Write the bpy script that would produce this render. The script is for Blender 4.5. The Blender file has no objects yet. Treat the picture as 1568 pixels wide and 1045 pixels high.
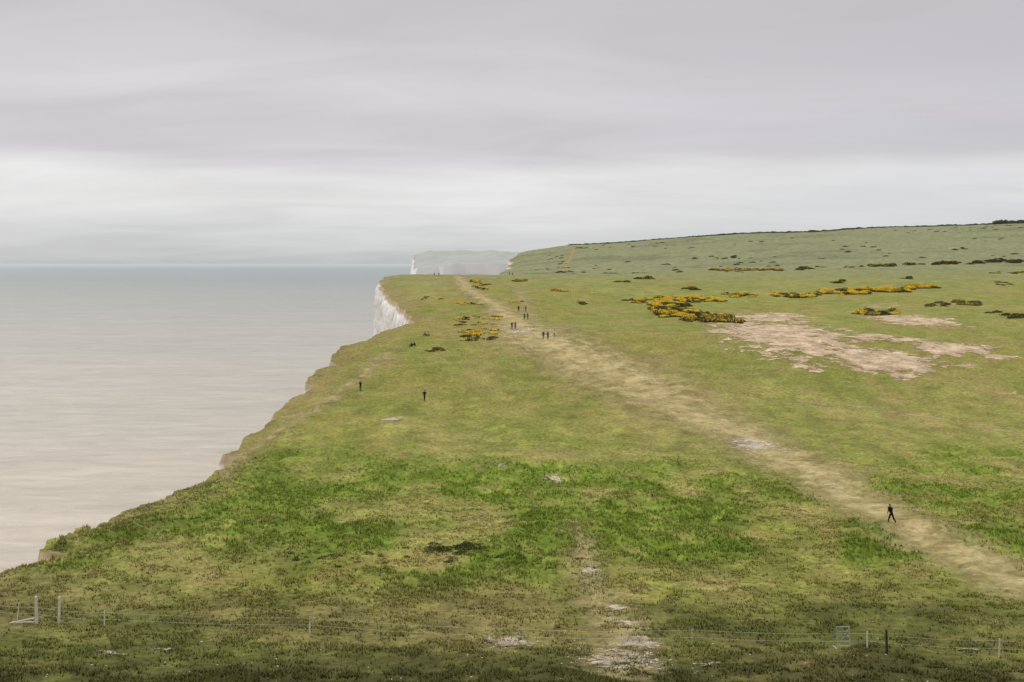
import bpy, math, random
import numpy as np
random.seed(4); rng=np.random.default_rng(7)
sc=bpy.context.scene
CAMZ=62.0; F=40/36*1568
# ------------------------------------------------------------------ helpers
def vn(x,y,seed=0):
    x=np.asarray(x,float);y=np.asarray(y,float)
    ix=np.floor(x);iy=np.floor(y);fx=x-ix;fy=y-iy
    fx=fx*fx*(3-2*fx);fy=fy*fy*(3-2*fy)
    def h(a,b):
        v=np.sin(a*127.1+b*311.7+seed*74.7)*43758.5453
        return v-np.floor(v)
    return (h(ix,iy)*(1-fx)+h(ix+1,iy)*fx)*(1-fy)+(h(ix,iy+1)*(1-fx)+h(ix+1,iy+1)*fx)*fy
def fbm(x,y,seed=0,o=4):
    s=0;a=.5;t=0
    for i in range(o):
        c_,s_=math.cos(i*.9+.4),math.sin(i*.9+.4)
        s=s+a*vn((x*c_-y*s_)*2**i,(x*s_+y*c_)*2**i,seed+i*3.3);t+=a;a*=.5
    return s/t
def ss(a,b,x):
    t=np.clip((x-a)/(b-a),0,1);return t*t*(3-2*t)
# ------------------------------------------------------------------ terrain
D=[-120,-20,0,5,10,20,30,40,50,60,75,100,130,160,190,215,240,254,300,400,500,600,650,700,800,900,1100,1300,1500,2100]
P=[0,0.5,1.7,2.8,4.9,9.3,13.2,16.7,19.1,20.8,22.2,23.4,25,25,23,19.6,16.1,14.9,13.3,10.4,7.8,6.0,7,9,10.5,8,0,-8,0,50]
gx=np.arange(-120,2101,1.0); gp=np.interp(gx,D,P)
k=np.hanning(13);k/=k.sum(); gp2=np.convolve(np.pad(gp,6,mode='edge'),k,'valid')
COY=[-120,0,60,86,90,94.2,95.4,97,100,112,131,149,151.5,153,158,170,181,183,196,204,206,215,221,224,239,242,262,285,300,375,455,520,575,600,615,640,680,720,800,830,900,1000,1050,1130,1200,1300,1500,2100]
COX=[-50,-46,-42,-40.2,-38.4,-36.6,-39.2,-40.4,-40,-38.8,-37,-36.6,-36.4,-38.8,-38.5,-39,-36.6,-38.6,-38,-35.0,-37.4,-37,-33.6,-36,-35.6,-32.6,-30,-24,-27,-39.6,-52,-60,-65,-65,-62,-50,-22,-8,-4,-9,-10,1,-4,2,-4,8,60,230]
def coast(y):
    y=np.asarray(y,float)
    a=np.clip(y/300,.25,2.5)
    return np.interp(y,COY,COX)+a*(fbm(y/9,y*0+3,5,4)-.5)*2.2+(fbm(y/2.2,y*0+7,15,3)-.5)*1.3
def height(x,y,micro=True):
    x=np.asarray(x,float);y=np.asarray(y,float)
    d=np.interp(y,gx,gp2)
    lin=np.interp(y,[600,1300],[6,-8])
    w=((y>600)&(y<1300))*ss(0,220,x)
    d=d*(1-w)+np.minimum(d,lin)*w
    delta=np.interp(x,[-50,0,8,68,236,422,585,1200],[-4,0,3,11.4,22.6,31.6,39,55])
    d=d-delta*ss(560,1300,y)
    z=CAMZ-d
    z=z+(fbm(x/45,y/45,1,3)-.5)*1.6*ss(40,90,y)*(1-.5*ss(400,700,y))
    z=z+(fbm(x/160,y/160,9,3)-.5)*8*ss(650,1000,y)
    s=x-coast(y)
    z=z-1.0*(1-ss(0,7,s))
    if micro:
        lush=lushmask(x,y)
        n=fbm(x/1.3,y/1.3,21,3)
        z=z+(n-.5)*(.28+.85*lush)*(1-ss(250,500,y))
        z=z+(fbm(x/6,y/6,31,3)-.5)*.7
    return z
def lushmask(x,y):
    n=fbm(x/14,y/14,41,3)
    m=ss(74,86,y+(n-.5)*40)*(1-ss(125,165,y+(n-.5)*80))
    return m*ss(.38,.58,fbm(x/9,y/16,47,3)+.06)
def P2(u,v):
    # ground position along a surveyed bearing
    b=(u-784)/F;sl=(v-403)/F
    d=np.arange(48,1600,.5)
    g=CAMZ-sl*d-height(b*d,d,False)
    i=np.argmax(g<=0)
    return (b*d[i],d[i])
# ---- materials
def mat(name):
    m=bpy.data.materials.new(name);m.use_nodes=True
    nt=m.node_tree;b=nt.nodes['Principled BSDF'];b.inputs['Roughness'].default_value=.95
    b.inputs['Specular IOR Level'].default_value=.06
    return m,nt,b
def N(nt,t,**kw):
    n=nt.nodes.new(t)
    for a,v in kw.items():setattr(n,a,v)
    return n
def noise(nt,vec,scale,det=4,rough=.6):
    n=N(nt,'ShaderNodeTexNoise');n.inputs['Scale'].default_value=scale;n.inputs['Detail'].default_value=det;n.inputs['Roughness'].default_value=rough
    if vec is not None: nt.links.new(vec,n.inputs['Vector'])
    return n
def maprange(nt,src,a,b,c,d):
    n=N(nt,'ShaderNodeMapRange');nt.links.new(src,n.inputs[0])
    for i,v in enumerate((a,b,c,d)):n.inputs[i+1].default_value=v
    return n.outputs[0]
def mul(nt,colsock,fac):
    n=N(nt,'ShaderNodeVectorMath',operation='SCALE');nt.links.new(colsock,n.inputs[0]);nt.links.new(fac,n.inputs['Scale']);return n.outputs[0]
def fmul(nt,a,b,op='MULTIPLY'):
    n=N(nt,'ShaderNodeMath',operation=op)
    for i,s in enumerate((a,b)):
        if isinstance(s,(int,float)):n.inputs[i].default_value=s
        else:nt.links.new(s,n.inputs[i])
    return n.outputs[0]
def ground_mat(name,attr='Col',alpha=None,c=None,bump=.5,amp=.4):
    m,nt,b=mat(name)
    tc=N(nt,'ShaderNodeTexCoord');o=tc.outputs['Object']
    n1=noise(nt,o,1.9,6,.72);n2=noise(nt,o,.3,5,.65)
    f=fmul(nt,maprange(nt,n1.outputs[0],.32,.68,1-amp,1+amp),maprange(nt,n2.outputs[0],.3,.7,.8,1.2))
    if c is None:
        a=N(nt,'ShaderNodeAttribute',attribute_name=attr);col=a.outputs['Color']
    else:
        r=N(nt,'ShaderNodeValToRGB');nt.links.new(n2.outputs[0],r.inputs[0])
        r.color_ramp.elements[0].position=.35;r.color_ramp.elements[1].position=.65
        r.color_ramp.elements[0].color=(*c[0],1);r.color_ramp.elements[1].color=(*c[1],1);col=r.outputs[0]
    nt.links.new(mul(nt,col,f),b.inputs['Base Color'])
    bp=N(nt,'ShaderNodeBump');bp.inputs['Strength'].default_value=bump;bp.inputs['Distance'].default_value=.3
    nt.links.new(n1.outputs[0],bp.inputs['Height']);nt.links.new(bp.outputs[0],b.inputs['Normal'])
    if alpha:
        a=N(nt,'ShaderNodeAttribute',attribute_name=alpha[0])
        n3=noise(nt,o,alpha[1],6,.72)
        s2=fmul(nt,a.outputs['Fac'],fmul(nt,fmul(nt,n3.outputs[0],-.5,'ADD'),2.2),'ADD')
        nt.links.new(maprange(nt,s2,alpha[2],alpha[3],0,alpha[4]),b.inputs['Alpha'])
    return m
def mesh_obj(name,V,Fc,mats,smooth=True,mi=None):
    me=bpy.data.meshes.new(name)
    V=np.asarray(V,np.float32);Fc=np.asarray(Fc,np.int32);n=Fc.shape[1]
    me.vertices.add(len(V));me.vertices.foreach_set('co',V.ravel())
    me.loops.add(Fc.size);me.loops.foreach_set('vertex_index',Fc.ravel())
    me.polygons.add(len(Fc));me.polygons.foreach_set('loop_start',np.arange(0,Fc.size,n,dtype=np.int32))
    me.polygons.foreach_set('use_smooth',np.full(len(Fc),smooth))
    for m in mats:me.materials.append(m)
    if mi is not None:me.polygons.foreach_set('material_index',np.asarray(mi,np.int32))
    me.update(calc_edges=True);me.validate()
    ob=bpy.data.objects.new(name,me);sc.collection.objects.link(ob);return ob
def grid_faces(nr,nc):
    i=np.arange(nr-1)[:,None]*nc+np.arange(nc-1)[None,:]
    i=i.ravel();return np.stack([i,i+1,i+nc+1,i+nc],1)
def addcol(me,name,C):
    a=me.color_attributes.new(name,'FLOAT_COLOR','POINT')
    C=np.concatenate([C,np.ones((len(C),1))],1).astype(np.float32);a.data.foreach_set('color',C.ravel())
def addf(me,name,f):
    a=me.attributes.new(name,'FLOAT','POINT');a.data.foreach_set('value',f.astype(np.float32))
# ---- grid
ys=[-120.];
while ys[-1]<2100:
    y=ys[-1]
    ys.append(y+(3 if y<40 else .13*(max(y,60)/60)**1.6))
ys=np.array(ys);nr=len(ys)
nc1=620
xc=coast(ys);R=.47*np.maximum(ys,60)+14
t=np.linspace(0,1,nc1)
X=xc[:,None]+(R-xc)[:,None]*t[None,:]
ext=np.array([.05,.12,.2,.3,.45,.6,.8,1.])
X=np.concatenate([X,R[:,None]+700*ext[None,:]],1);nc=X.shape[1]
Y=np.repeat(ys[:,None],nc,1)
Z=height(X,Y)
x=X.ravel();y=Y.ravel();z=Z.ravel()
def seg_mask(x,y,pts,w):
    best=np.zeros_like(x)
    for (a,b) in zip(range(len(pts)-1),range(1,len(pts))):
        ax,ay=pts[a];bx,by=pts[b];dx,dy=bx-ax,by-ay
        tt=np.clip(((x-ax)*dx+(y-ay)*dy)/(dx*dx+dy*dy),0,1)
        ww=w[a]*(1-tt)+w[b]*tt
        dist=np.hypot(x-ax-tt*dx,y-ay-tt*dy)
        best=np.maximum(best,1-dist/(2*ww))
    return np.clip(best,0,1)
path_uv=[(1640,925),(1500,868),(1400,815),(1250,730),(1150,675),(1050,628),(960,580),(880,545),(812,512),(792,495),(768,474),(730,452),(708,432),(700,423)]
path=[P2(*p) for p in path_uv]
pw=[2.3,2.5,2.8,3.4,4.8,6.2,8,8,8,5.5,3.5,3,3,3]
wob=(fbm(x/8,y/8,61,3)-.5)*4
pm=seg_mask(x+wob,y,path,pw)
path2=[P2(862,414),P2(872,398),P2(880,380)]
pm=np.maximum(pm,seg_mask(x,y,path2,[3,3,3])*.6)
pm=np.maximum(pm,.62*seg_mask(x,y,[P2(812,516),P2(815,490),P2(806,470),P2(790,440)],[2,2,2,2]))
pm=np.maximum(pm,.62*seg_mask(x,y,[P2(1230,615),P2(1330,625),P2(1460,645),P2(1600,672)],[.6,.6,.7,.7]))
pm=np.maximum(pm,.80*seg_mask(x+wob*.3,y,[P2(955,1030),P2(945,960),P2(905,880),P2(880,800)],[1.4,1.3,1,.7]))
pm=np.maximum(pm,.6*seg_mask(x,y,[P2(335,740),P2(380,690),P2(520,600),P2(600,540)],[.8,.8,1.5,1.5]))
def blob(u,v,wu,wv):
    a=P2(u,v);l=P2(u-wu/2,v);n=P2(u,v+wv/2);f=P2(u,v-wv/2)
    rx=abs(a[0]-l[0]);ry=max((f[1]-n[1])/2,.3)
    r=np.hypot((x-a[0])/rx,(y-(f[1]+n[1])/2)/ry)
    return np.clip(1.0-r*.5,0,1)
ch=np.zeros_like(x)
for b in [(955,1014,100,26,1.05),(972,990,70,12,1.05),(780,983,100,14,.8),(1150,680,60,18,1),(600,645,34,5,1),(845,735,34,10,.85),(770,716,22,8,.8),
          (535,822,30,8,.8),(905,880,34,16,.85),(945,930,40,12,.85),(955,955,46,10,.8),(800,506,50,8,.95),(1130,677,22,6,1),(1490,1000,40,8,.8),(160,1005,60,8,.65),(1085,1018,50,8,.7),(865,722,20,6,.7),(250,1000,50,6,.65),(1200,690,60,8,.65),(1280,745,60,10,.55)]:
    ch=np.maximum(ch,b[4]*blob(*b[:4]))
so=np.zeros_like(x)
for b in [(1215,522,176,56,1.05),(1180,487,104,13,.95),(1360,554,134,40,1.05),(1330,517,94,10,.8),(1400,492,114,18,.88),(1460,535,124,22,.92),(1530,546,60,9,.95),(1395,522,74,9,.9),(1095,509,36,8,.85),(1350,470,70,8,.6),(1530,605,90,12,.55),(1480,560,60,8,.6)]:
    so=np.maximum(so,b[4]*blob(*b[:4]))
# colours
def C(*a):return np.array(a)
def groundcol(x,y):
    lush=C(.112,.163,.018);olive=C(.185,.172,.042);brown=C(.19,.148,.058);dark=C(.048,.047,.015);pale=C(.205,.200,.056);far=C(.168,.176,.098)
    n=fbm(x/12,y/20,71,4);n2=fbm(x/3,y/4,75,4);n3=fbm(x/30,y/50,79,3);n4=fbm(x/4,y/18,83,4)
    def L(a,b,t):return a*(1-t)[:,None]+b*t[:,None]
    c=np.repeat(olive[None],len(x),0)
    c=L(c,pale,ss(.42,.6,n3)*.75)
    c=L(c,C(.142,.158,.032),ss(.46,.6,n)*.6)
    c=L(c,brown,ss(.5,.66,n4)*.5*(1-ss(500,800,y)))
    c=L(c,lush,lushmask(x,y)*.88)
    c=L(c,C(.162,.18,.044),ss(215,260,y)*.55*ss(.35,.6,n)*(x>10))
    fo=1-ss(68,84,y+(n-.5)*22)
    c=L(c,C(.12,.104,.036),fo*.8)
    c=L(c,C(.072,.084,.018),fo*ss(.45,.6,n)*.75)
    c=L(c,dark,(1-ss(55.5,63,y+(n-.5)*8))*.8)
    s=x-coast(y)
    c=L(c,C(.18,.14,.058),(1-ss(1,10,s+(n-.5)*10))*.65)
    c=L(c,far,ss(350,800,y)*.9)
    c=L(c,C(.165,.125,.048),ss(.54,.66,n2)*.45*(1-ss(200,400,y))*(1-.5*fo))
    c=L(c,C(.24,.26,.05),ss(.6,.75,fbm(x/1.5,y/2,77,3))*.4*(1-ss(150,240,y))*(1-.6*fo))
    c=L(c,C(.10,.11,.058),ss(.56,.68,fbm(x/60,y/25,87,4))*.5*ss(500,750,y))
    sm=ss(150,230,y)*.5
    c=c*(1+(n2-.5)*.85*(1-sm))[:,None]*(1+(n4-.5)*.45*(1-sm))[:,None]
    return c
gm=ground_mat('grass_material',amp=.45)
Fc=grid_faces(nr,nc)
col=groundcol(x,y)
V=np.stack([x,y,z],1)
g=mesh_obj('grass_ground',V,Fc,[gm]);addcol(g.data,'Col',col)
def sheet(name,mask,thr,m,dz):
    fm=mask[Fc].max(1)>thr
    ff=Fc[fm];idx=np.unique(ff);re=np.zeros(len(x),np.int64);re[idx]=np.arange(len(idx))
    v=V[idx].copy();v[:,2]+=dz
    o=mesh_obj(name,v,re[ff],[m]);addf(o.data,'mask',mask[idx])
sheet('dirt_footpath',pm,.03,ground_mat('path_material',alpha=('mask',.45,.05,.95,.92),c=((.28,.225,.095),(.37,.30,.15)),amp=.25),.03)
sheet('bare_soil_field',so,.2,ground_mat('soil_material',alpha=('mask',.22,.45,.56,.93),c=((.33,.24,.15),(.48,.365,.255)),bump=.8,amp=.38),.05)
sheet('chalk_patch',ch,.2,ground_mat('chalk_patch_material',alpha=('mask',1.3,.48,.7,.9),c=((.32,.26,.18),(.52,.45,.35)),bump=.8,amp=.45),.07)
# cliff
m,nt,b=mat('chalk_material')
tc=N(nt,'ShaderNodeTexCoord');n1=noise(nt,tc.outputs['Object'],.25,6,.65)
mp=N(nt,'ShaderNodeMapping');mp.inputs['Scale'].default_value=(1,1,.25);nt.links.new(tc.outputs['Object'],mp.inputs[0]);n2=noise(nt,mp.outputs[0],.5,5)
mp3=N(nt,'ShaderNodeMapping');mp3.inputs['Scale'].default_value=(.05,.05,.8);nt.links.new(tc.outputs['Object'],mp3.inputs[0]);n3=noise(nt,mp3.outputs[0],1,5)
a=N(nt,'ShaderNodeAttribute',attribute_name='dep')
r=N(nt,'ShaderNodeValToRGB');nt.links.new(fmul(nt,a.outputs['Fac'],fmul(nt,n1.outputs[0],1.9),'SUBTRACT'),r.inputs[0])
r.color_ramp.elements[0].position=0;r.color_ramp.elements[0].color=(.42,.33,.22,1);r.color_ramp.elements[1].position=.9;r.color_ramp.elements[1].color=(.66,.64,.61,1)
nt.links.new(mul(nt,r.outputs[0],fmul(nt,maprange(nt,n2.outputs[0],.3,.7,.74,1.12),maprange(nt,n3.outputs[0],.35,.65,.85,1.08))),b.inputs['Base Color'])
bp=N(nt,'ShaderNodeBump');bp.inputs['Distance'].default_value=1.5;bp.inputs['Strength'].default_value=.8;nt.links.new(n2.outputs[0],bp.inputs['Height']);nt.links.new(bp.outputs[0],b.inputs['Normal'])
chalk=m
K=26;q=np.concatenate([[0,.008,.02,.04,.07],np.linspace(.1,1,K-5)])
ztop=Z[:,0];dep=(ztop+2)[:,None]*q[None,:]
cx=xc[:,None]-.04*dep-(vn(ys[:,None]/4+0*dep,dep/5,3)*1.6+vn(ys[:,None]/1.3+0*dep,dep/2,4)*.6)*np.minimum(dep/4.,1)
cy=np.repeat(ys[:,None],K,1)
cz=ztop[:,None]-dep
cl=mesh_obj('chalk_cliff',np.stack([cx.ravel(),cy.ravel(),cz.ravel()],1),grid_faces(nr,K),[chalk]);addf(cl.data,'dep',dep.ravel())
# distant headland
m,nt,b=mat('distant_land_material')
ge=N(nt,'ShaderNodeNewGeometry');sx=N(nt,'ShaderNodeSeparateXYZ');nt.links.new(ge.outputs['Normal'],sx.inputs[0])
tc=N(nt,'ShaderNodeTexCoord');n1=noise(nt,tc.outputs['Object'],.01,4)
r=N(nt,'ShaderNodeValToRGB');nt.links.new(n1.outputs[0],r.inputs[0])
r.color_ramp.elements[0].position=.35;r.color_ramp.elements[0].color=(.265,.275,.265,1);r.color_ramp.elements[1].position=.65;r.color_ramp.elements[1].color=(.31,.32,.30,1)  # distance haze is mixed into these base colours, turf and chalk alike
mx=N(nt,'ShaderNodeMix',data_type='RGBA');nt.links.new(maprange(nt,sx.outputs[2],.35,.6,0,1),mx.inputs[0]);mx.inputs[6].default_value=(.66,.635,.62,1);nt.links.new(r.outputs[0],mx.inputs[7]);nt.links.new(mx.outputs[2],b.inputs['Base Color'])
hx=np.linspace(0,1,200);hy=np.linspace(0,1,90)
HY=2450+hy[:,None]**1.5*900+0*hx[None,:]
xl=-.0905*HY+20*(fbm(HY/80,HY*0,4,3)-.5)
HX=xl+(420-xl)*hx[None,:]
sc_=(fbm(HX/60,HX*0+1,8,3)-.5)
HY2=HY+sc_*160*(1-hy[:,None])
top=np.interp(HY,[2450,2700,3100,3350],[58,66,95,88])+(fbm(HX/70,HY/300,6,3)-.5)*14
s1=(HX-xl);s2=HY-2450
edge=ss(0,6,s2)
top=top*ss(0,16,s1)*edge
top=np.where(s1<60,top*(.86+.14*ss(0,60,s1)),top)
mesh_obj('distant_headland',np.stack([HX.ravel(),HY2.ravel(),top.ravel()],1),grid_faces(90,200),[m],smooth=False)
# ------------------------------------------------------------------ sea
m,nt,b=mat('sea_material')
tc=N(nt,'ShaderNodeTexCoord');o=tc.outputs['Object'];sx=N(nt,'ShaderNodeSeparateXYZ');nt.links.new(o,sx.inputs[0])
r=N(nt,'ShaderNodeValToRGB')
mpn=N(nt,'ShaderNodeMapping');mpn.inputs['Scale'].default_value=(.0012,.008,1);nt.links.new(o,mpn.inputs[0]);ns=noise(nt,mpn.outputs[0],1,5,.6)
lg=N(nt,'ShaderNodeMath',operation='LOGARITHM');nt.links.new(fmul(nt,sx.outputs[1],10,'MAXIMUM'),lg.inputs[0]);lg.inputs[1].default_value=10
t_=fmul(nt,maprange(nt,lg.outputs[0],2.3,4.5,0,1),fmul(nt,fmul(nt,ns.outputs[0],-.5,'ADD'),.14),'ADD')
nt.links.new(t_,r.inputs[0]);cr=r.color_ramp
cr.elements[0].position=0;cr.elements[0].color=(.37,.32,.25,1);cr.elements[1].position=1;cr.elements[1].color=(.27,.30,.30,1)  # silty near shore; far end paled, horizon haze put into the water colour
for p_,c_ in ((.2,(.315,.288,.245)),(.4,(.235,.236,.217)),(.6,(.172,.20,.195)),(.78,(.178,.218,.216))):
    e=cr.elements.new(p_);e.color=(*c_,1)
mp2=N(nt,'ShaderNodeMapping');mp2.inputs['Scale'].default_value=(.045,.13,1);mp2.inputs['Rotation'].default_value=(0,0,.16);nt.links.new(o,mp2.inputs[0]);n2=noise(nt,mp2.outputs[0],1,7,.7)
n2.inputs['Distortion'].default_value=.6
mp4=N(nt,'ShaderNodeMapping');mp4.inputs['Scale'].default_value=(.008,.03,1);mp4.inputs['Rotation'].default_value=(0,0,.06);nt.links.new(o,mp4.inputs[0]);n4=noise(nt,mp4.outputs[0],1,4,.6)
wv=fmul(nt,maprange(nt,n2.outputs[0],.35,.65,.86,1.12),maprange(nt,n4.outputs[0],.35,.65,.93,1.07))
fm_=fmul(nt,fmul(nt,maprange(nt,sx.outputs[0],-170,-80,0,1),maprange(nt,n2.outputs[0],.66,.73,0,.6)),maprange(nt,sx.outputs[1],900,500,.2,1))
mxs=N(nt,'ShaderNodeMix',data_type='RGBA');nt.links.new(fm_,mxs.inputs[0]);nt.links.new(mul(nt,r.outputs[0],wv),mxs.inputs[6]);mxs.inputs[7].default_value=(.66,.65,.62,1)
nt.links.new(mxs.outputs[2],b.inputs['Base Color'])
bp=N(nt,'ShaderNodeBump');bp.inputs['Distance'].default_value=2.0;bp.inputs['Strength'].default_value=.7;nt.links.new(n2.outputs[0],bp.inputs['Height'])
nt.links.new(bp.outputs[0],b.inputs['Normal']);b.inputs['Roughness'].default_value=.45;b.inputs['Specular IOR Level'].default_value=.28
S=90000
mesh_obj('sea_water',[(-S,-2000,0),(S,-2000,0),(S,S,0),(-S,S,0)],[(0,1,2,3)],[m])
# ------------------------------------------------------------------ grass blades
nb=240000
by=48+ (rng.random(nb)**1.35)*120
u_=rng.random(nb);xl=np.maximum(coast(by)+.4,-.5*by-6);xr=.5*by+8
bx=xl+(xr-xl)*u_
lm=lushmask(bx,by)
pmk=seg_mask(bx,by,path,pw)
dn=fbm(bx/1.3,by/1.3,21,3)
keep=(rng.random(nb)<(.08+.9*ss(.45,.62,dn)))&(rng.random(nb)>pmk*1.6)&(rng.random(nb)<1-ss(95,165,by))
bx,by,lm=bx[keep],by[keep],lm[keep];nb=len(bx)
bz=height(bx,by)
col=groundcol(bx,by)*(.8+.5*rng.random(nb))[:,None]
hgt=(.08+.12*rng.random(nb))*(1+.8*lm);ang=rng.random(nb)*6.28
Vb=[];Cb=[]
for k_ in range(3):
    a=ang+k_*2.1;w=.03+.03*rng.random(nb);lean=.16*rng.random(nb)
    ca,sa=np.cos(a),np.sin(a)
    ox=.06*ca;oy=.06*sa
    v0=np.stack([bx+ox-sa*w,by+oy+ca*w,bz-.03],1);v1=np.stack([bx+ox+sa*w,by+oy-ca*w,bz-.03],1)
    v2=np.stack([bx+ox+ca*lean,by+oy+sa*lean,bz+hgt],1)
    Vb.append(np.stack([v0,v1,v2],1).reshape(-1,3))
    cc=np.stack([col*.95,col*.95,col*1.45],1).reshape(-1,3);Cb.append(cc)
Vb=np.concatenate(Vb);Cb=np.concatenate(Cb)
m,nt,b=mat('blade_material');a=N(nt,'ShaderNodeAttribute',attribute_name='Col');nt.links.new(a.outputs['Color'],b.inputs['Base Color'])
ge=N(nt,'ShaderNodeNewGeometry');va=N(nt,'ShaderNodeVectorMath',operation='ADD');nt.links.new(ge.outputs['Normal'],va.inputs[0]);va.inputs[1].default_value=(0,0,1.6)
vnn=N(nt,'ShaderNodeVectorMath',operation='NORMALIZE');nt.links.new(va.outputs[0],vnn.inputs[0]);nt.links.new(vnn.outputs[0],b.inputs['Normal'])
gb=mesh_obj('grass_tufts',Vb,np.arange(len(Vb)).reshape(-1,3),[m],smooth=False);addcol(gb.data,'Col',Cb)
# ------------------------------------------------------------------ shrubs
def leafmat(name,c1,c2):
    m,nt,b=mat(name);tc=N(nt,'ShaderNodeTexCoord');n=noise(nt,tc.outputs['Object'],1.2,3)
    r=N(nt,'ShaderNodeValToRGB');r.color_ramp.elements[0].position=.3;r.color_ramp.elements[1].position=.7
    r.color_ramp.elements[0].color=(*c1,1);r.color_ramp.elements[1].color=(*c2,1);nt.links.new(n.outputs[0],r.inputs[0]);nt.links.new(r.outputs[0],b.inputs['Base Color']);return m
gd=leafmat('gorse_leaf',(.048,.05,.018),(.105,.105,.038));gy=leafmat('gorse_flower',(.60,.40,.03),(.82,.60,.07))
gbr=leafmat('gorse_twig',(.10,.08,.04),(.17,.13,.06))
hd=leafmat('hedge_leaf',(.09,.105,.068),(.135,.15,.095))
bd=leafmat('bramble_leaf',(.028,.045,.012),(.07,.10,.025))
def shrub(name,mounds,yellow,leaf,dens,mats):
    Vs=[];Mi=[]
    for (mx_,my_,r_,h_) in mounds:
        n=int(dens*r_*r_*(1+h_))+30
        d=rng.normal(size=(n,3));d/=np.linalg.norm(d,axis=1)[:,None];d[:,2]=np.abs(d[:,2])
        lump=.75+.5*vn(d[:,0]*2.2+mx_,d[:,1]*2.2+d[:,2]*2+my_,13)
        rad=(.55+.45*rng.random(n)**.5)*lump
        p=np.stack([mx_+d[:,0]*r_*rad*1.3,my_+d[:,1]*r_*rad,d[:,2]*h_*rad],1)
        p[:,2]+=height(p[:,0],p[:,1])-.03
        tip=rng.normal(size=(n,3));tip/=np.linalg.norm(tip,axis=1)[:,None]
        o2=rng.normal(size=(n,3));o2=np.cross(tip,o2);o2/=np.linalg.norm(o2,axis=1)[:,None]
        L_=leaf*(.6+.8*rng.random(n))[:,None]
        q_=np.stack([p-tip*L_*.5,p+o2*L_*.35,p+tip*L_*.5,p-o2*L_*.35],1)
        Vs.append(q_.reshape(-1,3))
        mn=rng.random()
        pr=yellow*ss(.30,.58,.7*vn(p[:,0]*.45,p[:,1]*.25,17)+.3*mn)*ss(.2,.7,d[:,2])*1.4*(rad>.5)
        rr=rng.random(n);Mi.append(np.where(rr<pr,1,np.where(rng.random(n)<.25,2,0)))
    Vs=np.concatenate(Vs);Mi=np.concatenate(Mi)
    return mesh_obj(name,Vs,np.arange(len(Vs)).reshape(-1,4),mats,smooth=False,mi=Mi)
GM=[gd,gy,gbr]
patches=[(698,484,768,500,30,.6,1.2,.85,.5),(708,503,760,524,22,.6,1.1,.85,.5),(655,533,690,539,8,.45,.8,1.0,.4),(722,431,748,444,12,.8,1.6,.6,.8),(704,463,738,469,9,.7,1.4,.9,.6),(780,461,798,465,5,.6,1,1,.6),(784,425,806,432,8,1,1.8,.3,.8),
 (845,444,870,448,7,1,1.6,.6,1),(955,459,1030,465,22,.9,1.8,.9,1.2),(1010,456,1105,463,34,1.2,2.2,1.1,1.4),(1110,450,1155,456,14,1,2,.9,1.3),(1000,466,1065,480,26,1.2,2.2,.85,1.5),(1005,480,1080,486,16,1.2,2.2,.8,1.5),(1050,486,1130,494,26,1.2,2.2,.35,1.5),
 (1180,450,1250,456,22,1.3,2.3,1.1,1.4),(1245,444,1325,452,30,1.3,2.6,1.1,1.4),(1335,442,1400,448,24,1.5,2.6,.8,1.7),(1390,436,1430,443,14,1.4,2.4,.6,1.5),(1305,476,1378,483,22,1,1.8,.8,1.4),(1422,464,1450,472,8,1,1.8,.1,1.3),(1465,462,1500,470,10,1.2,2,.2,1.3),(1538,482,1566,490,8,1,1.8,.05,1.3),(1515,478,1530,481,3,.7,1.2,.1,1),
 (1090,413,1192,415,30,1.5,2.8,.5,1.4),(1220,412,1242,414,7,1.6,2.6,.05,1.4),(1325,406,1375,409,14,1.5,3.0,.12,1.5),(1380,405,1415,407,6,1.5,2.5,.12,1.5),(1430,403,1505,406,18,1.5,3,.05,1.6),(1512,400,1566,403,18,2,3.2,.03,1.7),
 (1245,408,1320,410,10,1,1.8,.1,1.1),(945,430,962,433,4,1.2,2,.1,1.1),(972,426,998,428,6,1.2,2,.1,1.1),(1042,442,1066,445,6,1,1.8,.2,1),(1272,431,1296,435,6,1.2,2,.4,1.2),(882,464,900,467,4,.8,1.4,.1,.8),(850,416,900,418,8,1.2,2,.1,1.0),
 (1060,392,1130,397,12,1.2,2.2,0,1),(1520,416,1566,420,8,1,2,.3,1),(1380,425,1400,428,4,1,1.8,0,1),(1455,380,1480,383,5,1.5,2.5,0,1),(640,455,680,462,6,.5,.9,.1,.5),(1500,432,1550,438,6,.8,1.6,.1,1)]
for (u0,v0,u1,v1,n,r0,r1,yl,h_) in patches:
    md=[]
    for i in range(n):
        a,b_=P2(random.uniform(u0,u1),random.uniform(v0,v1))
        r_=random.uniform(r0,r1)*random.choice((.6,1,1));md.append((a,b_,r_,r_*.5*random.uniform(.6,1.3)*h_**.3))
    shrub('gorse_bush',md,yl,.26 if b_<450 else .45,120 if b_<450 else 50,GM)
md=[]
for i in range(260):
    u=random.uniform(820,1566);b_=random.uniform(640,1240);a=(u-784)/F*b_
    if fbm(a/80,b_/80,99,2)>.5: r_=random.uniform(.6,1.7);md.append((a,b_,r_*1.3,r_*.5))
shrub('scrub_scatter',md,0,.6,16,[hd,hd,gd])
md=[]
for i in range(22):
    u=655+95*random.betavariate(2,2);a,b_=P2(u,843+random.gauss(0,3));md.append((a,b_,random.uniform(.25,.6),random.uniform(.2,.45)))
for i in range(60):
    a,b_=P2(random.uniform(440,900),random.gauss(853,6));md.append((a,b_,random.uniform(.12,.38),random.uniform(.1,.25)))
shrub('bramble_scrub',md,0,.09,800,[bd,bd,gd])
md=[]
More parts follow.
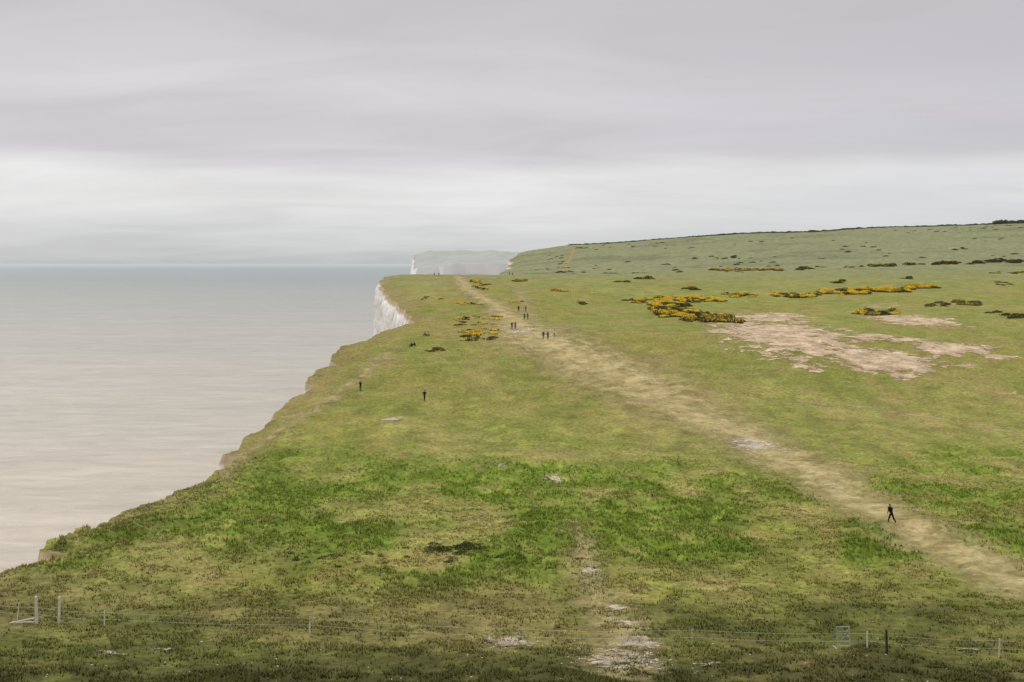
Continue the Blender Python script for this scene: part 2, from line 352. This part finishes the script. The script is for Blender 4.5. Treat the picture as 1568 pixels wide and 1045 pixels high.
for i in range(620):
    hx_=random.uniform(66,640);r_=random.uniform(1.0,2.2)*(1+.8*(hx_>545))
    md.append((hx_,1282+random.uniform(-10,12)+6*math.sin(hx_/60),r_*1.4,r_*random.uniform(.3,.8)*(1+.5*(hx_>545))*(.6 if hx_<200 else 1)))
shrub('hedgerow',md,0,.8,12,[hd,hd,gd])
# chalk stones
Vs=[];Fs=[]
for i in range(620):
    if i<220: a,b_=random.uniform(-30,30),random.uniform(52,64)
    elif i<400:
        c0=P2(955,1012);a,b_=c0[0]+random.gauss(0,1.3),c0[1]+random.gauss(0,1.2)
    elif i<500:
        c0=P2(780,983);a,b_=c0[0]+random.gauss(0,1.6),c0[1]+random.gauss(0,.8)
    else:
        c0=P2(1160,682);a,b_=c0[0]+random.gauss(0,2),c0[1]+random.gauss(0,3)
    r_=random.uniform(.02,.06);zz=float(height(a,b_))+r_*.3
    o_=len(Vs)
    for d_ in ((1,0,0),(0,1,0),(-1,0,0),(0,-1,0),(0,0,.7),(0,0,-.7)):
        Vs.append((a+d_[0]*r_*random.uniform(.6,1.4),b_+d_[1]*r_*random.uniform(.6,1.4),zz+d_[2]*r_))
    for f_ in ((0,1,4),(1,2,4),(2,3,4),(3,0,4),(1,0,5),(2,1,5),(3,2,5),(0,3,5)):Fs.append([o_+q_ for q_ in f_])
mst=leafmat('stone_material',(.35,.31,.25),(.6,.56,.5))
mesh_obj('chalk_stones',Vs,Fs,[mst],smooth=False)
# ------------------------------------------------------------------ fence
class MB:
    def __init__(s):s.v=[];s.f=[];s.m=[]
    def tube(s,p0,p1,r0,r1=None,n=8,mi=0,cap=True):
        r1=r0 if r1 is None else r1
        p0=np.array(p0,float);p1=np.array(p1,float);d=p1-p0;d/=np.linalg.norm(d)
        a=np.cross(d,[0,0,1]) if abs(d[2])<.9 else np.cross(d,[1,0,0]);a/=np.linalg.norm(a);b=np.cross(d,a);o=len(s.v)
        for p,r in((p0,r0),(p1,r1)):
            for i in range(n):
                t=2*math.pi*i/n+math.pi/n;s.v.append(tuple(p+r*(math.cos(t)*a+math.sin(t)*b)))
        for i in range(n):s.f.append((o+i,o+(i+1)%n,o+n+(i+1)%n,o+n+i));s.m.append(mi)
        if cap:
            s.f.append(tuple(o+i for i in range(n-1,-1,-1)));s.f.append(tuple(o+n+i for i in range(n)));s.m+=[mi,mi]
    def obj(s,name,mats,bev=0):
        me=bpy.data.meshes.new(name);me.from_pydata(s.v,[],s.f)
        for m in mats:me.materials.append(m)
        me.polygons.foreach_set('material_index',s.m);me.update()
        ob=bpy.data.objects.new(name,me);sc.collection.objects.link(ob)
        return ob
wood=leafmat('weathered_wood',(.44,.40,.33),(.62,.57,.49));woodd=leafmat('dark_wood',(.03,.025,.02),(.07,.055,.04))
wirem=leafmat('wire_material',(.38,.38,.34),(.55,.55,.50));metal=leafmat('galvanised_metal',(.32,.34,.35),(.5,.52,.54));metal.node_tree.nodes['Principled BSDF'].inputs['Metallic'].default_value=.4
def Gz(a,b):return float(height(a,b))
fl=[P2(-60,948),P2(55,952),P2(160,960),P2(474,973),P2(800,985),P2(1060,993),P2(1328,1003),P2(1530,1007),P2(1640,1010)]
fb=MB()
for i,(a,b_) in enumerate(fl):
    z0=Gz(a,b_)
    if i in(1,):continue
    lean=random.uniform(-.04,.04)
    thin=i in(4,5)
    fb.tube((a,b_,z0-.2),(a+lean,b_,z0+.95),.015 if thin else .045,.012 if thin else .035,6,1 if thin else 0)
    for hz in (.45,.85):fb.tube((a-.05+lean*hz,b_,z0+hz),(a+.06+lean*hz,b_,z0+hz),.02,.02,6,1)
for hz in (.45,.85):
    for (a,b_),(c_,d_) in zip(fl[:-1],fl[1:]):
        n=12;pr=None
        for i in range(n+1):
            t_=i/n;xx=a+(c_-a)*t_;yy=b_+(d_-b_)*t_
            zz=(Gz(a,b_)*(1-t_)+Gz(c_,d_)*t_);zz=zz+hz-.10*math.sin(math.pi*t_)
            if pr:fb.tube(pr,(xx,yy,zz),.006,.006,4,1,False)
            pr=(xx,yy,zz)
fb.obj('electric_wire_fence',[wood,wirem])
def post(u,v,h,r,m,name,lean=0):
    a,b_=P2(u,v);z0=Gz(a,b_);mb=MB()
    zs=[-.2,h*.3,h*.65,h]
    for i in range(3):
        mb.tube((a+lean*zs[i],b_,z0+zs[i]),(a+lean*zs[i+1],b_,z0+zs[i+1]),r*(1-.04*i),r*(1-.04*(i+1)),8,0,i==2)
    mb.tube((a+lean*h,b_,z0+h),(a+lean*h,b_,z0+h+.05),r*.88,r*.5,8,0)
    mb.tube((a,b_-r,z0+h*.8),(a,b_+r*1.4,z0+h*.8),.02,.02,6,0)
    return mb,(a,b_,z0),m,name
for (u,v,h,r,m_,nm,le) in [(56,953,1.62,.10,wood,'wooden_fence_post',-.02),(90,954,1.6,.08,wood,'wooden_fence_post',.03),(1358,1007,1.25,.07,woodd,'wooden_fence_post',-.02),(26,955,1.2,.03,wood,'wooden_fence_stake',.1)]:
    mb,p_,mm,nm=post(u,v,h,r,m_,nm,le);mb.obj(nm,[mm])
a0=P2(18,955);a1=P2(56,953);mb=MB();z0=Gz(*a0);z1=Gz(*a1)
mb.tube((a0[0],a0[1],z0+.05),(a1[0],a1[1],z1+.35),.04,.04,6);mb.tube((a0[0],a0[1]-.3,z0+.12),(a1[0],a1[1]-.3,z1+.2),.045,.045,4);mb.tube((a0[0]+.3,a0[1]-.3,z0-.1),(a0[0]+.3,a0[1]-.3,z0+.2),.04,.04,6)
mb.obj('wooden_stile',[wood])
a,b_=P2(1293,998);z0=Gz(a,b_);mb=MB();w=.33;H=1.18;tl=.08
for sx_ in(-w,w):
    mb.tube((a+sx_,b_,z0-.1),(a+sx_-tl,b_,z0+H),.025,.025,8)
for i in range(5):
    hz=.15+i*(H-.17)/4;k_=-tl*hz/H
    mb.tube((a-w+k_,b_,z0+hz),(a+w+k_,b_,z0+hz),.012 if 0<i<4 else .022,None,6)
mb.tube((a-w,b_,z0+.15),(a+w-tl,b_,z0+H-.05),.014,None,6)
mb.tube((a-w,b_,z0-.1),(a-w-.15,b_+.5,z0+.0),.02,None,6)
mb.obj('metal_hurdle_gate',[metal])
# ------------------------------------------------------------------ people
def skin_mesh(verts,edges,rad,sub=2):
    me=bpy.data.meshes.new('t');me.from_pydata(verts,edges,[]);ob=bpy.data.objects.new('t',me);sc.collection.objects.link(ob)
    ob.modifiers.new('s','SKIN');
    for i,s in enumerate(me.skin_vertices[0].data):
        s.radius=rad[i];s.use_root=(i==0)
    ob.modifiers.new('u','SUBSURF').levels=sub
    dg=bpy.context.evaluated_depsgraph_get();dg.update()
    m2=bpy.data.meshes.new_from_object(ob.evaluated_get(dg))
    v=np.array([q.co[:] for q in m2.vertices]);f=[tuple(p.vertices) for p in m2.polygons]
    bpy.data.objects.remove(ob);bpy.data.meshes.remove(me);bpy.data.meshes.remove(m2)
    return v,f
def sph(c,r,n=10,half=None):
    V=[];Fx=[]
    for i in range(n//2+1):
        th=math.pi*i/(n//2)
        for j in range(n):
            ph=2*math.pi*j/n;V.append((c[0]+r[0]*math.sin(th)*math.cos(ph),c[1]+r[1]*math.sin(th)*math.sin(ph),c[2]+r[2]*math.cos(th)))
    for i in range(n//2):
        for j in range(n):Fx.append((i*n+j,(i+1)*n+j,(i+1)*n+(j+1)%n,i*n+(j+1)%n))
    return np.array(V),Fx
def figure(pose,stride=.35,lean=.03,armbend=.3,hairlong=False,pack=False):
    # faces local +y; returns verts,faces,matidx  mats:0 top 1 trousers 2 skin 3 hair 4 shoe 5 pack
    sit=pose=='sit'
    hz=.95 if not sit else .13
    L={}
    ly=lambda z_:lean*(z_-hz)*(2.2 if not sit else 2.5)
    L['pel']=(0,0,hz);L['sp']=(0,ly(hz+.2)-(.03 if sit else 0),hz+.2);L['ch']=(0,ly(hz+.4),hz+.4);L['nk']=(0,ly(hz+.56),hz+.56);L['hb']=(0,ly(hz+.63)+.01,hz+.63);L['hm']=(0,ly(hz+.7)+.02,hz+.7);L['ht']=(0,ly(hz+.77)+.01,hz+.78)
    R_={'pel':(.15,.11),'sp':(.125,.095),'ch':(.16,.11),'nk':(.055,.055),'hb':(.06,.07),'hm':(.078,.095),'ht':(.06,.075)}
    for sd,sg in(('l',-1),('r',1)):
        L['hip'+sd]=(.095*sg,.0,hz-.05)
        if sit:
            kn=(.13*sg,.40,.42 if sg<0 else .30);an=(.12*sg,.62,.07);to=(.13*sg,.78,.05)
        else:
            a=stride*sg
            kn=(.10*sg,.44*math.sin(a)+.03,hz-.05-.42*math.cos(a));b2=a-(.12 if sg>0 else .38)*(1 if stride>0.05 else .1)
            an=(.10*sg,kn[1]+.42*math.sin(b2),kn[2]-.42*math.cos(b2));to=(.11*sg,an[1]+.17,an[2]-.045 if sg>0 else an[2]-.05)
        L['kn'+sd]=kn;L['an'+sd]=an;L['to'+sd]=to
        sh=(.18*sg,ly(hz+.48),hz+.49)
        if pose=='camera':
            el=(.26*sg,sh[1]+.14,sh[2]-.22);wr=(.09*sg,el[1]+.22,sh[2]+.12)
        elif sit:
            el=(.25*sg,sh[1]+.08,sh[2]-.26);wr=(.12*sg,el[1]+.22,el[2]-.02)
        elif pose=='pockets':
            el=(.29*sg,sh[1]-.10,sh[2]-.26);wr=(.19*sg,sh[1]+.07,sh[2]-.43)
        else:
            a=-stride*sg*.9;el=(.24*sg,sh[1]+.28*math.sin(a),sh[2]-.28*math.cos(a));wr=(.25*sg,el[1]+.25*math.sin(a+armbend),el[2]-.25*math.cos(a+armbend))
        L['sh'+sd]=sh;L['el'+sd]=el;L['wr'+sd]=wr
        R_['hip'+sd]=(.10,.10);R_['kn'+sd]=(.068,.068);R_['an'+sd]=(.05,.05);R_['to'+sd]=(.045,.03)
        R_['sh'+sd]=(.075,.07);R_['el'+sd]=(.052,.052);R_['wr'+sd]=(.036,.036)
    names=list(L);ix={n:i for i,n in enumerate(names)}
    E=[('pel','sp'),('sp','ch'),('ch','nk'),('nk','hb'),('hb','hm'),('hm','ht')]
    for sd in'lr':E+=[('pel','hip'+sd),('hip'+sd,'kn'+sd),('kn'+sd,'an'+sd),('an'+sd,'to'+sd),('ch','sh'+sd),('sh'+sd,'el'+sd),('el'+sd,'wr'+sd)]
    v,f=skin_mesh([L[n] for n in names],[(ix[a],ix[b]) for a,b in E],[R_[n] for n in names],1)
    segm={('ch','nk'):0,('nk','hb'):2,('hb','hm'):2,('hm','ht'):3}
    def sm(e):
        if e in segm:return segm[e]
        if e[0][:3]in('hip',) or e[0][:2]=='kn':return 1
        if e[0][:2]=='an':return 4
        if e[0]=='pel' and e[1][:3]=='hip':return 1
        return 0
    cen=np.array([v[list(q)].mean(0) for q in f]);best=np.full(len(f),9e9);mi=np.zeros(len(f),int)
    for e in E:
        a=np.array(L[e[0]]);b=np.array(L[e[1]]);d=b-a;t=np.clip(((cen-a)@d)/(d@d),0,1);dist=np.linalg.norm(cen-a-t[:,None]*d,axis=1)
        u=dist<best;best[u]=dist[u];mi[u]=sm(e)
    hm=np.array(L['hm'])
    hair=(cen[:,2]>hm[2]-.06)&((cen[:,1]<hm[1]-.02)|(cen[:,2]>hm[2]+.055));mi[hair]=3
    parts=[(v,f,list(mi))]
    def add(vf,m_):parts.append((vf[0],vf[1],[m_]*len(vf[1])))
    add(sph(hm+np.array([0,-.018,.025]),(.088,.098,.088)),3)
    if hairlong:add(sph(hm+np.array([0,-.085,-.07]),(.075,.035,.13)),3)
    add(sph(hm+np.array([0,.055,-.03]),(.062,.05,.075)),2)
    add(sph(hm+np.array([0,.11,-.025]),(.012,.018,.022),6),2)
    for sg in(-1,1):
        add(sph(hm+np.array([.085*sg,0,-.015]),(.012,.022,.03),6),2);add(sph(hm+np.array([.03*sg,.098,.0]),(.011,.008,.008),6),3)
    add(sph(hm+np.array([0,.1,-.062]),(.022,.008,.006),6),4)
    for sd,sg in(('l',-1),('r',1)):
        w=np.array(L['wr'+sd]);d=w-np.array(L['el'+sd]);d/=np.linalg.norm(d)
        s=np.array([0,1.,0])-d*d[1]
        if np.linalg.norm(s)<.3:s=np.array([1.,0,0])-d*d[0]
        s/=np.linalg.norm(s);nrm=np.cross(d,s)*-sg
        HV=[w,w+d*.045,w+d*.085];HE=[(0,1),(1,2)];HR=[(.028,.028),(.036,.022),(.034,.016)]
        for i,(o,l) in enumerate(((.03,.07),(.011,.08),(-.010,.075),(-.029,.06))):
            b0=len(HV);HV+=[w+d*.092+s*o,w+d*(.092+l*.5)+s*o*1.1+nrm*.008,w+d*(.092+l*.85)+s*o*1.1+nrm*.03];HE+=[(2,b0),(b0,b0+1),(b0+1,b0+2)];HR+=[(.010,.010),(.009,.009),(.007,.007)]
        b0=len(HV);HV+=[w+d*.05+s*.035,w+d*.085+s*.055+nrm*.01];HE+=[(1,b0),(b0,b0+1)];HR+=[(.012,.012),(.009,.009)]
        add(skin_mesh([tuple(q) for q in HV],HE,HR,1),2)
    if pack:
        c=np.array(L['ch']);add(sph(c+np.array([0,-.17,-.05]),(.15,.09,.23),12),5)
        for sg in(-1,1):add(sph(c+np.array([.10*sg,.10,.0]),(.02,.015,.16),6),5)
    if pose=='camera':
        c=(np.array(L['wrl'])+np.array(L['wrr']))/2;add(sph(c+np.array([0,.03,.04]),(.07,.03,.045),8),4);add(sph(c+np.array([0,.09,.04]),(.03,.05,.03),8),4)
    V=[];Fx=[];M=[];o=0
    for (v_,f_,m_) in parts:
        V.append(np.asarray(v_));Fx+=[tuple(i+o for i in q) for q in f_];M+=m_;o+=len(v_)
    V=np.concatenate(V);V[:,2]-=V[:,2].min()
    return V,Fx,M
cm={}
def cmat(c):
    if c not in cm:
        cm[c]=leafmat('cloth_%d'%len(cm),tuple(q*.8 for q in c),tuple(min(1,q*1.2) for q in c))
    return cm[c]
blk=(.012,.012,.015);nav=(.02,.03,.07);gry=(.12,.12,.13);blu=(.03,.10,.35);red=(.35,.04,.03);org=(.6,.18,.03);sk=(.42,.26,.19);hr=(.035,.022,.014);wht=(.6,.6,.58);jean=(.05,.07,.13);khk=(.2,.16,.1)
def person(name,u,v,rot,top,leg,hair=hr,scale=1,off=(0,0),**kw):
    V_,F_,M_=figure(**kw);a,b_=P2(u,v);a+=off[0];b_+=off[1]
    me=bpy.data.meshes.new(name);me.from_pydata([tuple(q) for q in V_],[],F_)
    for c in(top,leg,sk,hair,blk,gry):me.materials.append(cmat(c))
    me.polygons.foreach_set('material_index',M_);me.polygons.foreach_set('use_smooth',[True]*len(F_));me.update()
    ob=bpy.data.objects.new(name,me);sc.collection.objects.link(ob)
    ob.location=(a,b_,float(height(a,b_))-.01);ob.rotation_euler=(0,0,math.radians(rot));ob.scale=(scale,)*3
    return ob
W='walking_person';T='standing_person';Q='sitting_person'
person(W,1365,803,125,blk,blk,pose='walk',stride=.42,lean=.14,pack=False,armbend=.9,scale=1.08)
person(T,552,601,20,blk,blk,pose='camera',stride=.08)
person(W,650,614,200,blk,blk,pose='pockets',stride=.25,lean=.08,pack=True,scale=1.05)
person(Q,631,531,60,blk,jean,pose='sit',lean=.1)
person(Q,636,530,80,nav,blk,pose='sit',lean=.14,hairlong=True)
person(Q,652,516,70,blu,jean,pose='sit',lean=.1)
person(Q,657,516,60,org,jean,pose='sit',lean=.16,hairlong=True)
person(W,784,504,185,blk,jean,pose='walk',stride=.3)
person(W,789,504,175,gry,blk,pose='walk',stride=.3,hairlong=True,armbend=.5)
person(W,803,491,0,blu,blk,pose='walk',stride=.3,pack=True)
person(W,808,491,5,red,jean,pose='walk',stride=.25,hairlong=True)
person(W,794,478,0,blk,blk,pose='walk',stride=.3)
person(W,805,478,0,gry,jean,pose='pockets',stride=.3)
person(W,832,521,180,nav,jean,pose='walk',stride=.3)
person(W,839,521,175,blu,blk,pose='walk',stride=.33,pack=True)
person(W,849,519,170,wht,khk,pose='walk',stride=.3,hairlong=True,scale=.93)
person(T,665,423,0,blk,blk,pose='pockets',stride=.05)
person(T,672,423,30,nav,jean,pose='pockets',stride=.05)
person(W,780,422,0,red,blk,pose='walk')
person(W,785,422,0,blk,jean,pose='walk')
# ------------------------------------------------------------------ sky
w=bpy.data.worlds.new('World');sc.world=w;w.use_nodes=True;nt=w.node_tree;nt.nodes.clear()
out=N(nt,'ShaderNodeOutputWorld')
sky=N(nt,'ShaderNodeTexSky',sky_type='NISHITA');sky.sun_disc=False
EL,AZ=math.radians(42),math.radians(-50)
sky.sun_elevation=EL;sky.sun_rotation=AZ
b1=N(nt,'ShaderNodeBackground');b1.inputs[1].default_value=.06;nt.links.new(sky.outputs[0],b1.inputs[0])
tc=N(nt,'ShaderNodeTexCoord');o=tc.outputs['Generated'];sx=N(nt,'ShaderNodeSeparateXYZ');nt.links.new(o,sx.inputs[0])
zz=fmul(nt,fmul(nt,sx.outputs[2],0,'MAXIMUM'),.14,'ADD')
px=fmul(nt,sx.outputs[0],zz,'DIVIDE');py=fmul(nt,sx.outputs[1],zz,'DIVIDE')
cb=N(nt,'ShaderNodeCombineXYZ');nt.links.new(px,cb.inputs[0]);nt.links.new(py,cb.inputs[1])
m1=N(nt,'ShaderNodeMapping');m1.inputs['Scale'].default_value=(.45,.8,1);m1.inputs['Rotation'].default_value=(0,0,.15);m1.inputs['Location'].default_value=(3.1,1.7,0);nt.links.new(cb.outputs[0],m1.inputs[0])
na=noise(nt,m1.outputs[0],1,4,.5)
m2=N(nt,'ShaderNodeMapping');m2.inputs['Scale'].default_value=(1.0,2.0,1);m2.inputs['Rotation'].default_value=(0,0,-.2);m2.inputs['Location'].default_value=(.7,5.2,0);nt.links.new(cb.outputs[0],m2.inputs[0])
nb_=noise(nt,m2.outputs[0],1,5,.5);nb_.inputs['Distortion'].default_value=.8
zw=fmul(nt,sx.outputs[2],fmul(nt,fmul(nt,na.outputs[0],-.5,'ADD'),.09),'ADD')
r=N(nt,'ShaderNodeValToRGB');nt.links.new(zw,r.inputs[0]);cr=r.color_ramp;cr.interpolation='LINEAR'
cr.elements[0].position=0;cr.elements[0].color=(.62,.63,.64,1);cr.elements[1].position=1;cr.elements[1].color=(1.0,1.0,1.0,1)
for p_,c_ in((.025,(.68,.685,.695)),(.055,(.80,.795,.80)),(.072,(.82,.81,.81)),(.096,(.66,.64,.66)),(.12,(.65,.625,.65)),(.15,(.68,.655,.675)),(.18,(.63,.605,.625)),(.25,(.59,.565,.58)),(.4,(.9,.89,.9))):
    e=cr.elements.new(p_);e.color=(*c_,1)
f1=maprange(nt,nb_.outputs[0],.3,.7,.925,1.075)
up=maprange(nt,sx.outputs[2],.25,.9,1,1.9)
# slightly thicker, bluer cloud towards the east (right)
cm_=N(nt,'ShaderNodeMix',data_type='RGBA',blend_type='MULTIPLY');nt.links.new(fmul(nt,maprange(nt,sx.outputs[0],.0,.42,0,1),maprange(nt,nb_.outputs[0],.45,.6,.3,1)),cm_.inputs[0]);nt.links.new(r.outputs[0],cm_.inputs[6]);cm_.inputs[7].default_value=(.87,.89,.91,1)
# sea haze: the lowest degree of sky sinks into the sea tone
hz_=N(nt,'ShaderNodeMix',data_type='RGBA');nt.links.new(maprange(nt,sx.outputs[2],0,.016,.75,0),hz_.inputs[0]);nt.links.new(cm_.outputs[2],hz_.inputs[6]);hz_.inputs[7].default_value=(.51,.53,.54,1)
colr=mul(nt,hz_.outputs[2],fmul(nt,f1,up))
b2=N(nt,'ShaderNodeBackground');nt.links.new(colr,b2.inputs[0])
mx=N(nt,'ShaderNodeMixShader');mx.inputs[0].default_value=.94
nt.links.new(b1.outputs[0],mx.inputs[1]);nt.links.new(b2.outputs[0],mx.inputs[2]);nt.links.new(mx.outputs[0],out.inputs[0])
sl=bpy.data.lights.new('sun','SUN');sl.energy=1.5;sl.angle=math.radians(10);sl.color=(1,.94,.85)
so_=bpy.data.objects.new('sun',sl);sc.collection.objects.link(so_)
from mathutils import Vector
dv=Vector((math.sin(AZ)*math.cos(EL),math.cos(AZ)*math.cos(EL),math.sin(EL)))
so_.rotation_euler=(-dv).to_track_quat('-Z','Y').to_euler()
# ------------------------------------------------------------------ camera
c=bpy.data.cameras.new('camera');c.lens=40;c.sensor_width=36;c.clip_end=200000;c.clip_start=.5
c.shift_y=-119.5/1568
co=bpy.data.objects.new('camera',c);sc.collection.objects.link(co);co.location=(0,0,CAMZ);co.rotation_euler=(math.radians(90),0,0);sc.camera=co
sc.view_settings.view_transform='Standard';sc.view_settings.look='None';sc.view_settings.exposure=0
